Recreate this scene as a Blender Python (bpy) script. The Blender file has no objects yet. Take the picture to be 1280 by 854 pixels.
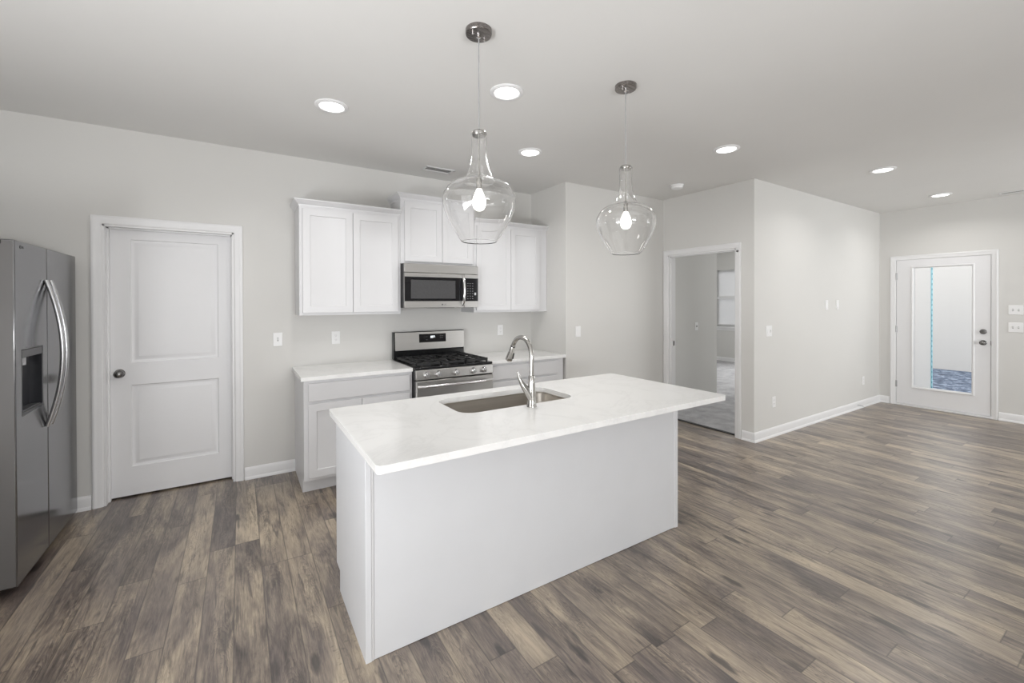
import bpy, math, random
from mathutils import Matrix, Vector
random.seed(7)
S = bpy.context.scene
COL = S.collection
PI = math.pi

# ------------------------------------------------------------------ camera
FPX, CY, YAW, PITCH, ROLL, CAMH = 537.42, 380.2, 0.5651, 0.0056, -0.0026, 1.4833
fwd = Vector((math.sin(YAW)*math.cos(PITCH), math.cos(YAW)*math.cos(PITCH), -math.sin(PITCH)))
rgt = Vector((math.cos(YAW), -math.sin(YAW), 0)); upv = rgt.cross(fwd)
r2 = rgt*math.cos(ROLL) + upv*math.sin(ROLL); u2 = upv*math.cos(ROLL) - rgt*math.sin(ROLL)
cd = bpy.data.cameras.new('camera'); cam = bpy.data.objects.new('camera', cd); COL.objects.link(cam)
cd.sensor_width = 36.0; cd.lens = FPX*36/1280; cd.shift_y = -(427-CY)/1280; cd.clip_start = 0.02
cam.matrix_world = Matrix(((r2.x, u2.x, -fwd.x, 0), (r2.y, u2.y, -fwd.y, 0), (r2.z, u2.z, -fwd.z, CAMH), (0, 0, 0, 1)))
S.camera = cam

# ------------------------------------------------------------------ light and exposure
WORLD_STRENGTH = 2.3
REAR_W1, REAR_W2 = 1, 23          # daylight entering by the two rear windows, watts
CEIL_FILL_W1, CEIL_FILL_W2, BED_W = 80, 17, 105  # added fill lamps: ceiling, then bedroom
SIDE_W, SIDE_B = 9, 74  # fill lamps at the added left opening
DOWNLIGHT_W = 5.4
LENS_E, BULB_E = 5.0, 6.0
w = bpy.data.worlds.new('sky'); S.world = w; w.use_nodes = True
w.node_tree.nodes['Background'].inputs[0].default_value = (1.0, 1.0, 1.0, 1)
w.node_tree.nodes['Background'].inputs[1].default_value = WORLD_STRENGTH
S.view_settings.view_transform = 'Standard'; S.view_settings.look = 'None'
S.view_settings.gamma = 1; S.view_settings.use_curve_mapping = False
S.view_settings.exposure = 0.0
S.cycles.max_bounces = 12; S.cycles.diffuse_bounces = 6; S.cycles.transmission_bounces = 12; S.cycles.glossy_bounces = 6
S.cycles.use_denoising = True
S.cycles.sample_clamp_indirect = 4.0
def area(name, loc, rot, sx, sy, power, col=(1, 1, 1), shape='RECTANGLE', parent=None, spread=PI):
    l = bpy.data.lights.new(name, 'AREA'); l.shape = shape; l.spread = spread; l.size = sx; l.size_y = sy; l.energy = power; l.color = col
    o = bpy.data.objects.new(name, l); COL.objects.link(o); o.location = loc; o.rotation_euler = rot
    if parent: o.parent = parent
    return o
# daylight through the two window openings of the rear wall, behind the camera (facing +y)
area('window_daylight', (0.7, -2.38, 1.55), (PI/2, 0, 0), 0.95, 1.05, REAR_W1, (0.96, 0.985, 1.0))
area('window_daylight', (6.5, -2.38, 1.45), (PI/2, 0, 0), 2.3, 1.4, REAR_W2, (0.96, 0.985, 1.0), spread=math.radians(95))
# upward fill lamps at the same openings, added to brighten the ceiling
UP = math.radians(138)
area('ceiling_fill', (0.7, -2.30, 1.15), (UP, 0, 0), 0.95, 0.3, CEIL_FILL_W1, (0.97, 0.98, 1.0))
area('ceiling_fill', (6.5, -2.30, 0.95), (UP, 0, 0), 2.3, 0.5, CEIL_FILL_W2, (0.97, 0.98, 1.0))
# fill lamps at an unseen opening added in the left wall (facing +x)
area('side_fill', (-1.73, 0.5, 1.35), (PI/2, 0, -PI/2), 1.9, 1.5, SIDE_W, (0.97, 0.985, 1.0))
area('side_up_fill', (-1.68, 0.5, 0.75), (UP, 0, -PI/2), 1.9, 0.5, SIDE_B, (0.97, 0.98, 1.0))
# fill lamp added to brighten the bedroom, hidden behind the doorway's right casing
area('bedroom_fill', (10.05, 4.0, 1.5), (PI/2, 0, PI/2), 1.5, 1.4, BED_W, (0.97, 0.985, 1.0))

# ------------------------------------------------------------------ materials
def lin(r, g, b):
    f = lambda c: (c/255/12.92) if c/255 <= .04045 else ((c/255+.055)/1.055)**2.4
    return (f(r), f(g), f(b), 1)
class NT:
    def __init__(s, name):
        s.m = bpy.data.materials.new(name); s.m.use_nodes = True; s.t = s.m.node_tree
        s.p = s.t.nodes['Principled BSDF']; s.n = s.t.nodes; s.out = s.t.nodes['Material Output']
    def new(s, typ, **k):
        n = s.n.new(typ)
        for a, b in k.items(): setattr(n, a, b)
        return n
    def link(s, a, b): s.t.links.new(a, b)
    def setin(s, n, i, v):
        if hasattr(v, 'node'): s.link(v, n.inputs[i])
        else: n.inputs[i].default_value = v
    def math(s, op, a, b=0.0, c=None):
        n = s.new('ShaderNodeMath', operation=op); s.setin(n, 0, a); s.setin(n, 1, b)
        if c is not None: s.setin(n, 2, c)
        return n.outputs[0]
    def comb(s, x, y, z):
        n = s.new('ShaderNodeCombineXYZ'); s.setin(n, 0, x); s.setin(n, 1, y); s.setin(n, 2, z); return n.outputs[0]
    def noise(s, vec, scale, detail=4, rough=.5, dist=0.0):
        n = s.new('ShaderNodeTexNoise'); s.link(vec, n.inputs['Vector']); n.inputs['Scale'].default_value = scale
        n.inputs['Detail'].default_value = detail; n.inputs['Roughness'].default_value = rough; n.inputs['Distortion'].default_value = dist
        return n.outputs['Fac']
    def ramp(s, fac, stops, interp='LINEAR'):
        n = s.new('ShaderNodeValToRGB'); s.link(fac, n.inputs[0]); e = n.color_ramp.elements; n.color_ramp.interpolation = interp
        while len(e) > 1: e.remove(e[-1])
        e[0].position, e[0].color = stops[0][0], stops[0][1]
        for p, c in stops[1:]:
            x = e.new(p); x.color = c
        return n.outputs[0]
    def mix(s, fac, a, b, mode='MIX'):
        n = s.new('ShaderNodeMix', data_type='RGBA', blend_type=mode)
        s.setin(n, 0, fac); s.setin(n, 6, a); s.setin(n, 7, b); return n.outputs[2]
    def coord(s, kind='Object'):
        return s.new('ShaderNodeTexCoord').outputs[kind]
    def pos(s): return s.new('ShaderNodeNewGeometry').outputs['Position']
    def bump(s, h, strength=.1, dist=.002):
        n = s.new('ShaderNodeBump'); s.link(h, n.inputs['Height']); n.inputs['Strength'].default_value = strength
        n.inputs['Distance'].default_value = dist; s.link(n.outputs[0], s.p.inputs['Normal'])
def g(v): return (v, v, v, 1)
def paint(name, col, rough=.5, vary=.02, scale=3.0, bump=0.0, bscale=180, spec=.5, metal=0.0, coat=0.0):
    t = NT(name); c = t.coord(); n = t.noise(c, scale, 3)
    a = tuple(max(0, x*(1-vary)) for x in col[:3])+(1,); b = tuple(min(1, x*(1+vary)) for x in col[:3])+(1,)
    t.link(t.ramp(n, [(.3, a), (.7, b)]), t.p.inputs['Base Color'])
    t.p.inputs['Roughness'].default_value = rough; t.p.inputs['Specular IOR Level'].default_value = spec
    t.p.inputs['Metallic'].default_value = metal; t.p.inputs['Coat Weight'].default_value = coat
    if bump: t.bump(t.noise(c, bscale, 2), bump, .001)
    return t.m
def brushed(name, col, rough=.3, axis=0, amt=.08, streak=220):
    t = NT(name); c = t.coord(); sep = t.new('ShaderNodeSeparateXYZ'); t.link(c, sep.inputs[0])
    k = [streak, streak, streak]; k[axis] = 2.5
    v = t.comb(*[t.math('MULTIPLY', sep.outputs[i], float(k[i])) for i in range(3)])
    n = t.noise(v, 1.0, 3)
    a = tuple(x*(1-amt) for x in col[:3])+(1,); b = tuple(min(1, x*(1+amt)) for x in col[:3])+(1,)
    t.link(t.ramp(n, [(.3, a), (.7, b)]), t.p.inputs['Base Color'])
    t.p.inputs['Metallic'].default_value = 1.0
    t.link(t.math('MULTIPLY_ADD', n, .1, rough-.05), t.p.inputs['Roughness'])
    t.bump(n, .04, .0005)
    return t.m
def glassm(name, rough=0.0, ior=1.45, tint=(1, 1, 1, 1)):
    t = NT(name); t.p.inputs['Base Color'].default_value = tint; t.p.inputs['Transmission Weight'].default_value = 1
    t.p.inputs['Roughness'].default_value = rough; t.p.inputs['IOR'].default_value = ior
    return t.m
def panem():
    t = NT('window_pane'); tr = t.new('ShaderNodeBsdfTransparent'); tr.inputs[0].default_value = (.97, .97, .97, 1)
    gl = t.new('ShaderNodeBsdfGlossy'); gl.inputs['Roughness'].default_value = .02
    f = t.new('ShaderNodeFresnel'); f.inputs[0].default_value = 1.25
    mx = t.new('ShaderNodeMixShader'); t.link(f.outputs[0], mx.inputs[0]); t.link(tr.outputs[0], mx.inputs[1]); t.link(gl.outputs[0], mx.inputs[2])
    t.link(mx.outputs[0], t.out.inputs[0]); return t.m
def emit(name, col, e):
    t = NT(name); t.p.inputs['Base Color'].default_value = g(.8); t.p.inputs['Emission Color'].default_value = col
    t.p.inputs['Emission Strength'].default_value = e; return t.m

def wood_floor():
    t = NT('laminate_planks'); sep = t.new('ShaderNodeSeparateXYZ'); t.link(t.pos(), sep.inputs[0])
    X, Y = sep.outputs[0], sep.outputs[1]
    W, L = .1275, 1.22
    u = t.math('DIVIDE', t.math('ADD', X, 20.046), W); row = t.math('FLOOR', u); fu = t.math('FRACT', u)
    wn = t.new('ShaderNodeTexWhiteNoise', noise_dimensions='1D'); t.link(row, wn.inputs['W'])
    v = t.math('ADD', t.math('DIVIDE', t.math('ADD', Y, 30.0), L), t.math('MULTIPLY', wn.outputs['Value'], 7.0))
    idn = t.math('FLOOR', v); fv = t.math('FRACT', v)
    w2 = t.new('ShaderNodeTexWhiteNoise', noise_dimensions='2D'); t.link(t.comb(row, idn, 0.0), w2.inputs['Vector'])
    r1 = w2.outputs['Value']; sc = t.new('ShaderNodeSeparateColor'); t.link(w2.outputs['Color'], sc.inputs[0])
    rb, rc = sc.outputs[1], sc.outputs[2]
    off = t.math('MULTIPLY', r1, 40.0)
    def vec(sx, sy, o=off): return t.comb(t.math('MULTIPLY_ADD', X, sx, o), t.math('MULTIPLY', Y, sy), o)
    # slow tonal drift along each plank
    cloud = t.noise(vec(7.0, 1.7), 1.0, 5, .62, .6)
    # long grain
    grain = t.noise(vec(120.0, 6.0), 1.0, 7, .7, .4)
    fine = t.noise(vec(300.0, 14.0), 1.0, 3, .65)
    # cathedral figure
    warp = t.noise(vec(9.0, 1.0), 1.0, 3, .5, .2)
    rings = t.math('FRACT', t.math('MULTIPLY', warp, 15.0))
    rings = t.math('ABSOLUTE', t.math('SUBTRACT', rings, .5))
    # V-shaped cathedral arcs running along the plank, fading in and out
    cx = t.math('ADD', t.math('SUBTRACT', fu, .5), t.math('MULTIPLY', t.math('SUBTRACT', rb, .5), .5))
    wob = t.noise(vec(14.0, 3.0), 1.0, 4, .6, .3)
    arc = t.math('ADD', t.math('MULTIPLY', t.math('MULTIPLY', cx, cx), 7.5), t.math('ADD', t.math('MULTIPLY', Y, 2.6), t.math('MULTIPLY', wob, 2.4)))
    arc = t.math('POWER', t.math('FRACT', t.math('MULTIPLY', arc, 5.0)), 1.6)
    amask = t.ramp(t.noise(vec(9.0, 1.4, t.math('MULTIPLY', rc, 71.0)), 1.0, 2), [(.40, g(.15)), (.58, g(1))])
    arc = t.math('MULTIPLY', t.math('SUBTRACT', arc, .38), amask)
    # tone
    tone = t.math('MULTIPLY_ADD', t.math('SUBTRACT', cloud, .5), 1.7, .5)
    tone = t.math('ADD', tone, t.math('MULTIPLY', t.math('SUBTRACT', r1, .5), .30))
    tone = t.math('ADD', tone, t.math('MULTIPLY', t.math('SUBTRACT', grain, .5), .80))
    tone = t.math('ADD', tone, t.math('MULTIPLY', t.math('SUBTRACT', t.math('POWER', t.math('MULTIPLY', rings, 2.0), .8), .55), .15))
    tone = t.math('ADD', tone, t.math('MULTIPLY', t.math('SUBTRACT', fine, .5), .42))
    tone = t.math('ADD', tone, t.math('MULTIPLY', arc, -.26))
    base = t.ramp(tone, [(.04, lin(56, 47, 43)), (.27, lin(97, 86, 78)), (.47, lin(129, 116, 103)), (.69, lin(163, 148, 128)), (.98, lin(194, 178, 154))])
    # some stretches cooler and purplish
    cl2 = t.noise(vec(6.0, 1.1, t.math('MULTIPLY', rc, 29.0)), 1.0, 3, .5)
    cool = t.mix(t.math('MULTIPLY', t.ramp(cl2, [(.42, g(0)), (.62, g(1))]), .38), base, lin(98, 88, 88))
    # dark mineral streaks and knots
    st = t.noise(vec(26.0, 2.3, t.math('MULTIPLY', rb, 60.0)), 1.0, 4, .6, .8)
    stm = t.ramp(st, [(.585, g(0)), (.655, g(1))])
    col = t.mix(t.math('MULTIPLY', stm, .60), cool, lin(62, 55, 53))
    kn = t.new('ShaderNodeTexVoronoi'); t.link(vec(7.5, 2.0, t.math('MULTIPLY', rc, 50.0)), kn.inputs['Vector']); kn.inputs['Scale'].default_value = 1.0
    kd = t.math('ADD', kn.outputs['Distance'], t.math('MULTIPLY', t.math('SUBTRACT', t.noise(vec(45.0, 12.0), 1.0, 3), .5), .22))
    knm = t.ramp(kd, [(.09, g(1)), (.17, g(0))])
    col = t.mix(t.math('MULTIPLY', knm, .85), col, lin(50, 43, 41))
    # chatter marks: short dark ticks across the grain in patches
    tick = t.noise(vec(40.0, 75.0), 1.0, 2, .5)
    patch = t.noise(vec(16.0, 1.3, t.math('MULTIPLY', rc, 33.0)), 1.0, 2)
    tm = t.math('MULTIPLY', t.ramp(tick, [(.58, g(0)), (.66, g(1))]), t.ramp(patch, [(.60, g(0)), (.68, g(1))]))
    col = t.mix(t.math('MULTIPLY', tm, .45), col, lin(66, 59, 57))
    # seams
    e1 = t.math('MINIMUM', fu, t.math('SUBTRACT', 1.0, fu)); e2 = t.math('MINIMUM', fv, t.math('SUBTRACT', 1.0, fv))
    s1 = t.ramp(t.math('MULTIPLY', e1, W), [(.0004, g(1)), (.0014, g(0))]); s2 = t.ramp(t.math('MULTIPLY', e2, L), [(.0006, g(1)), (.0018, g(0))])
    seam = t.math('MAXIMUM', s1, s2)
    col = t.mix(t.math('MULTIPLY', seam, .75), col, lin(52, 46, 43))
    t.link(col, t.p.inputs['Base Color'])
    t.link(t.math('MULTIPLY_ADD', grain, .10, .25), t.p.inputs['Roughness'])
    t.p.inputs['Specular IOR Level'].default_value = 1.25
    h = t.math('SUBTRACT', t.math('MULTIPLY', grain, .5), t.math('MULTIPLY', seam, 1.2))
    t.bump(h, .07, .0010)
    return t.m
def quartz():
    t = NT('white_quartz'); c = t.coord()
    n = t.noise(c, 2.2, 6, .6, 1.2); vein = t.ramp(t.math('ABSOLUTE', t.math('SUBTRACT', n, .5)), [(0, lin(229, 229, 228)), (.02, lin(233, 233, 232)), (.06, lin(235, 235, 234))])
    t.link(vein, t.p.inputs['Base Color']); t.p.inputs['Roughness'].default_value = .16; t.p.inputs['Specular IOR Level'].default_value = .5
    return t.m
def carpet():
    t = NT('gray_carpet'); c = t.pos(); n = t.noise(c, 260, 3, .7); m = t.noise(c, 5, 3, .6)
    k = t.math('MULTIPLY_ADD', n, .6, t.math('MULTIPLY', m, .5))
    t.link(t.ramp(k, [(.35, lin(125, 124, 126)), (.75, lin(196, 195, 196))]), t.p.inputs['Base Color'])
    t.p.inputs['Roughness'].default_value = .95; t.bump(n, .6, .006); return t.m
def gravel():
    t = NT('bluish_gravel'); c = t.pos(); n = t.noise(c, 9, 6, .8)
    t.link(t.ramp(n, [(.38, lin(48, 58, 76)), (.5, lin(84, 98, 120)), (.62, lin(160, 172, 188))]), t.p.inputs['Base Color'])
    t.p.inputs['Roughness'].default_value = .9; t.bump(n, .5, .03); return t.m
def siding():
    t = NT('white_lap_siding'); sep = t.new('ShaderNodeSeparateXYZ'); t.link(t.pos(), sep.inputs[0])
    f = t.math('FRACT', t.math('DIVIDE', sep.outputs[2], .18))
    t.link(t.mix(t.ramp(f, [(0, g(1)), (.03, g(0))]), lin(211, 209, 205), lin(203, 201, 198)), t.p.inputs['Base Color'])
    t.p.inputs['Roughness'].default_value = .6; t.bump(f, .05, .01); return t.m
def blind_mat():
    t = NT('white_blind_slat'); tr = t.new('ShaderNodeBsdfTranslucent'); tr.inputs[0].default_value = g(.85)
    n = t.noise(t.coord(), 30, 2); t.link(t.ramp(n, [(.3, g(.82)), (.7, g(.86))]), t.p.inputs['Base Color'])
    mx = t.new('ShaderNodeMixShader'); mx.inputs[0].default_value = .7
    t.link(t.p.outputs[0], mx.inputs[1]); t.link(tr.outputs[0], mx.inputs[2]); t.link(mx.outputs[0], t.out.inputs[0]); return t.m

M = dict(
 wall=paint('greige_wall_paint', (.675, .668, .648, 1), .75, .012, 1.5, .08, 240, .3),
 ceil=paint('ceiling_paint', (.74, .735, .72, 1), .85, .012, 1.5, .10, 160, .2),
 trim=paint('white_trim_paint', (.80, .80, .805, 1), .38, .008, 4),
 door=paint('white_door_paint', (.79, .79, .80, 1), .42, .008, 4),
 cab=paint('white_cabinet_paint', (.70, .70, .712, 1), .36, .008, 4),
 island=paint('white_island_panel', (.67, .68, .70, 1), .42, .012, 5),
 plate=paint('white_plastic', (.84, .84, .84, 1), .35, .01, 20),
 plate_slot=paint('gray_slot', (.30, .30, .31, 1), .5, .02, 20),
 dark=paint('black_plastic', (.012, .012, .013, 1), .38, .1, 30),
 enamel=paint('black_enamel', (.010, .010, .011, 1), .16, .1, 8),
 iron=paint('cast_iron', (.018, .018, .019, 1), .55, .15, 60, .2, 300),
 blackglass=paint('black_glass', (.006, .006, .008, 1), .06, .05, 3),
 micglass=paint('gray_oven_window', (.075, .075, .078, 1), .12, .08, 60),
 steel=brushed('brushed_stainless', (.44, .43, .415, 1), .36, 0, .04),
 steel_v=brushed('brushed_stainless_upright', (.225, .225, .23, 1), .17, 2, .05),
 steel_side=brushed('stainless_door_edge', (.36, .355, .35, 1), .35, 2, .04),
 sink=brushed('sink_stainless', (.50, .47, .43, 1), .33, 0, .06),
 chrome=paint('polished_chrome', (.74, .74, .75, 1), .10, .02, 10, metal=1.0),
 handle=brushed('satin_handle', (.80, .80, .805, 1), .2, 2, .03),
 barhandle=brushed('bar_handle_metal', (.50, .50, .51, 1), .22, 2, .04), edge=paint('gray_door_edge', (.115, .11, .107, 1), .5, .03, 4),
 nickel=brushed('brushed_nickel', (.46, .45, .43, 1), .2, 2, .05),
 bronze=paint('dark_satin_nickel', (.20, .195, .19, 1), .26, .1, 20, metal=1.0),
 canopy=brushed('dark_brushed_nickel', (.27, .25, .24, 1), .28, 0, .15),
 cord=paint('gray_cord', (.34, .34, .34, 1), .5, .05, 50),
 gray=paint('gray_plastic', (.10, .10, .105, 1), .4, .05, 30),
 cavity=paint('charcoal_liner', (.022, .023, .027, 1), .3, .1, 20),
 hinge=paint('hinge_steel', (.45, .45, .46, 1), .35, .05, 30, metal=1.0),
 glass=glassm('clear_shade_glass', 0, 1.47), pane=panem(),
 lens=emit('led_lens', (1, .985, .96, 1), LENS_E), bulb=emit('lit_bulb', (1, .965, .90, 1), BULB_E), screen=emit('lit_digits', (.85, .93, 1, 1), 1.3),
 floor=wood_floor(), quartz=quartz(), carpet=carpet(), gravel=gravel(), siding=siding(), blind=blind_mat(),
 cyan=paint('pale_blue_wrap', lin(170, 222, 232), .5, .05, 20), bluedark=paint('teal_print', lin(70, 140, 165), .5, .05, 20),
 slot=paint('dark_strip_duct_shade', (.05, .05, .05, 1), .8, .1, 20), label=paint('light_print', (.55, .56, .58, 1), .5, .03, 20),
)

# ------------------------------------------------------------------ mesh helpers
class MB:
    def __init__(s): s.v = []; s.f = []
    def add(s, vs, fs):
        b = len(s.v); s.v += [tuple(p) for p in vs]; s.f += [tuple(b+i for i in f) for f in fs]; return s
    def box(s, x0, x1, y0, y1, z0, z1):
        return s.add([(x0, y0, z0), (x1, y0, z0), (x1, y1, z0), (x0, y1, z0), (x0, y0, z1), (x1, y0, z1), (x1, y1, z1), (x0, y1, z1)],
                     [(0, 3, 2, 1), (4, 5, 6, 7), (0, 1, 5, 4), (1, 2, 6, 5), (2, 3, 7, 6), (3, 0, 4, 7)])
    def rings(s, rings, cap0=True, cap1=True, closed=True):
        n = len(rings[0]); vs = [p for r in rings for p in r]; fs = []
        for k in range(len(rings)-1):
            for i in range(n if closed else n-1):
                j = (i+1) % n; fs.append((k*n+i, k*n+j, (k+1)*n+j, (k+1)*n+i))
        if cap0: fs.append(tuple(reversed(range(n))))
        if cap1: fs.append(tuple((len(rings)-1)*n+i for i in range(n)))
        return s.add(vs, fs)
    def lathe(s, prof, c=(0, 0, 0), n=32, axis='z', cap=True):
        R = []
        for r, h in prof:
            ring = []
            for i in range(n):
                a = 2*PI*i/n; p, q = r*math.cos(a), r*math.sin(a)
                ring.append({'z': (c[0]+p, c[1]+q, c[2]+h), 'y': (c[0]+p, c[1]-h, c[2]+q), 'x': (c[0]+h, c[1]+p, c[2]+q)}[axis])
            R.append(ring)
        return s.rings(R, cap, cap)
    def cyl(s, c, r, h, axis='z', n=24): return s.lathe([(r, 0), (r, h)], c, n, axis)
    def tube(s, pts, r, n=12, flat=1.0):
        pts = [Vector(p) for p in pts]; rs = r if isinstance(r, (list, tuple)) else [r]*len(pts); R = []; ref = None
        for i, p in enumerate(pts):
            d = (pts[min(i+1, len(pts)-1)]-pts[max(i-1, 0)]).normalized()
            if ref is None: ref = d.orthogonal().normalized()
            ref = (ref - d*ref.dot(d)).normalized(); b = d.cross(ref)
            R.append([tuple(p + (ref*math.cos(2*PI*k/n) + b*math.sin(2*PI*k/n)*flat)*rs[i]) for k in range(n)])
        return s.rings(R)
    def extrude(s, poly, z0, z1, axis='z'):
        def P(a, b, h): return {'z': (a, b, h), 'x': (h, a, b), 'y': (a, h, b)}[axis]
        return s.rings([[P(a, b, z0) for a, b in poly], [P(a, b, z1) for a, b in poly]])
    def slab(s, x0, x1, z0, z1, y, th, panels=(), profile=((0, 0),)):
        """upright slab whose front (-y) face at y carries recessed panels; profile: (inset, depth) rings, the last one is filled"""
        xs = sorted({x0, x1, *[p[0] for p in panels], *[p[1] for p in panels]}); zs = sorted({z0, z1, *[p[2] for p in panels], *[p[3] for p in panels]})
        idx = {}; vs = []; fs = []
        for i, a in enumerate(xs):
            for j, b in enumerate(zs): idx[i, j] = len(vs); vs.append((a, y, b))
        for i in range(len(xs)-1):
            for j in range(len(zs)-1):
                cx, cz = (xs[i]+xs[i+1])/2, (zs[j]+zs[j+1])/2
                if any(p[0] < cx < p[1] and p[2] < cz < p[3] for p in panels): continue
                fs.append((idx[i, j], idx[i+1, j], idx[i+1, j+1], idx[i, j+1]))
        b = len(vs); vs += [(x0, y+th, z0), (x1, y+th, z0), (x1, y+th, z1), (x0, y+th, z1)]
        nx, nz = len(xs)-1, len(zs)-1
        fs.append((b+1, b, b+3, b+2))
        fs.append(tuple([idx[i, 0] for i in range(nx, -1, -1)] + [b, b+1])); fs.append(tuple([idx[i, nz] for i in range(nx+1)] + [b+2, b+3]))
        fs.append(tuple([idx[0, j] for j in range(nz+1)] + [b+3, b])); fs.append(tuple([idx[nx, j] for j in range(nz, -1, -1)] + [b+1, b+2]))
        s.add(vs, fs)
        for p in panels:
            R = []
            for ins, dep in profile:
                R.append([(p[0]+ins, y+dep, p[2]+ins), (p[1]-ins, y+dep, p[2]+ins), (p[1]-ins, y+dep, p[3]-ins), (p[0]+ins, y+dep, p[3]-ins)])
            s.rings(R, False, True)
        return s
    def casing(s, x0, x1, z1, prof, z0=0.0):
        """door casing: profile (in from the outer edge, out of the wall) swept up, across with mitres, and down; wall face at y=0"""
        R = [[(x0+u, -v, z0), (x0+u, -v, z1-u), (x1-u, -v, z1-u), (x1-u, -v, z0)] for u, v in prof]
        for k in range(len(R)):
            A, B = R[k], R[(k+1) % len(R)]
            s.add(A+B, [(i, i+1, 4+i+1, 4+i) for i in range(3)])
        return s
    def sweepx(s, prof, x0, x1): return s.extrude(prof, x0, x1, 'x')
def rrect(x0, x1, y0, y1, r, n=6):
    P = []
    for cx, cy, a0 in ((x1-r, y0+r, -PI/2), (x1-r, y1-r, 0), (x0+r, y1-r, PI/2), (x0+r, y0+r, PI)):
        for k in range(n+1): a = a0+PI/2*k/n; P.append((cx+r*math.cos(a), cy+r*math.sin(a)))
    return P
def obj(name, mb, mat, parent=None, bev=0.0, smooth=True, ang=35, label=None, seg=2, kind=None):
    me = bpy.data.meshes.new(name); me.from_pydata(mb.v, [], mb.f); me.update()
    import bmesh
    bm = bmesh.new(); bm.from_mesh(me); bmesh.ops.remove_doubles(bm, verts=bm.verts, dist=1e-6); bmesh.ops.recalc_face_normals(bm, faces=bm.faces); bm.to_mesh(me); bm.free()
    if smooth:
        me.polygons.foreach_set('use_smooth', [True]*len(me.polygons)); me.set_sharp_from_angle(angle=math.radians(ang))
    me.materials.append(M[mat] if isinstance(mat, str) else mat)
    o = bpy.data.objects.new(name, me); COL.objects.link(o)
    if parent: o.parent = parent
    if label: o['label'] = label
    if kind: o['kind'] = kind
    if bev:
        m = o.modifiers.new('bevel', 'BEVEL'); m.width = bev; m.segments = seg; m.limit_method = 'ANGLE'; m.angle_limit = math.radians(40); m.harden_normals = False
    return o
def tag(o, label, cat, group=None, kind=None):
    o['label'] = label; o['category'] = cat
    if group: o['group'] = group
    if kind: o['kind'] = kind
    return o
def thing(name, label, cat, loc=(0, 0, 0), rz=0.0, group=None, kind=None):
    o = bpy.data.objects.new(name, None); COL.objects.link(o); o.location = loc; o.rotation_euler = (0, 0, rz); o.empty_display_size = .1
    return tag(o, label, cat, group, kind)
def struct(name, mb, mat, label, cat, bev=0.0, parent=None):
    return tag(obj(name, mb, mat, parent, bev), label, cat, None, 'structure')
def copy_tree(o, parent=None):
    c = o.copy(); COL.objects.link(c); c.parent = parent
    for ch in list(o.children): copy_tree(ch, c)
    return c
def dup(o, loc, label, rz=None):
    c = copy_tree(o); c.location = loc; c['label'] = label
    if rz is not None: c.rotation_euler = (0, 0, rz)
    return c
def text(name, s, size, loc, rot, mat, parent, depth=.0004):
    cu = bpy.data.curves.new(name, 'FONT'); cu.body = s; cu.size = size; cu.extrude = depth; cu.align_x = 'CENTER'; cu.align_y = 'CENTER'
    tmp = bpy.data.objects.new(name, cu); COL.objects.link(tmp); bpy.context.view_layer.update()
    me = bpy.data.meshes.new_from_object(tmp.evaluated_get(bpy.context.evaluated_depsgraph_get())); bpy.data.objects.remove(tmp)
    me.materials.clear(); me.materials.append(M[mat]); o = bpy.data.objects.new(name, me); COL.objects.link(o); o.location = loc; o.rotation_euler = rot; o.parent = parent
    return o
B = MB

# ------------------------------------------------------------------ the setting
H = 2.7655; YB = 4.228; XC = 2.956; Y2 = 3.584; XD = 4.551; Y3 = 2.444; XE = 7.944; XL = -1.76; YR = -2.42; T = .13
XF = 10.10; YG = 3.98; XG = 6.33
struct('floor', B().box(XL-T, XE+.10, YR-T, 5.6, -.12, 0), 'floor', 'gray brown wood laminate plank floor of the kitchen and living room', 'floor')
struct('floor_bedroom', B().box(4.64, XF, Y3+.12, 7.6, -.10, .010), 'carpet', 'gray carpet floor of the room beyond the open doorway', 'carpet')
struct('ceiling', B().box(XL-T, XE+.12, YR-T, 5.6, H, H+.12), 'ceil', 'flat pale ceiling over the kitchen and living room', 'ceiling')
struct('ceiling_bedroom', B().box(XD+.06, XF+.12, Y3+.06, 7.7, H-.003, H+.2), 'ceil', 'flat ceiling of the room beyond the doorway', 'ceiling')
PX0, PX1, PZ = -.838, -.038, 2.055            # pantry opening
struct('wall_back', B().box(XL-T, PX0, YB, YB+T, 0, H).box(PX1, XC+T, YB, YB+T, 0, H).box(PX0, PX1, YB, YB+T, PZ, H), 'wall', 'long greige kitchen wall behind the cabinets and pantry door', 'wall')
struct('wall_pantry', B().box(-1.6, 0.9, 5.4, 5.5, 0, H).box(-1.6, -1.5, YB+T, 5.5, 0, H).box(.8, .9, YB+T, 5.5, 0, H), 'wall', 'closet walls behind the closed pantry door', 'wall')
struct('wall_alcove', B().box(XC, XC+T, Y2, YB, 0, H), 'wall', 'short return wall at the right end of the kitchen cabinets', 'wall')
struct('wall_nook', B().box(XC+T, XD, Y2, Y2+T, 0, H), 'wall', 'greige wall between the kitchen alcove and the open doorway', 'wall')
HY0, HY1, HZ = 2.637, 3.516, 2.055            # open doorway
struct('wall_hall', B().box(XD, XD+T, Y3, HY0, 0, H).box(XD, XD+T, HY1, YG+T, 0, H).box(XD, XD+T, HY0, HY1, HZ, H), 'wall', 'narrow wall around the open doorway to the carpeted room', 'wall')
struct('wall_right', B().box(XD+T, XE+.12, Y3, Y3+.12, 0, H), 'wall', 'bright greige living room wall with two blank plates', 'wall')
struct('wall_bedroom', B().box(XD+T, XG, YG, YG+T, 0, H).box(XG-T, XG, YG+T, 7.6, 0, H), 'wall', 'gray shaded wall seen through the open doorway', 'wall')
DY0, DY1, DZ = 1.318, 2.268, 2.075            # patio door opening
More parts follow.
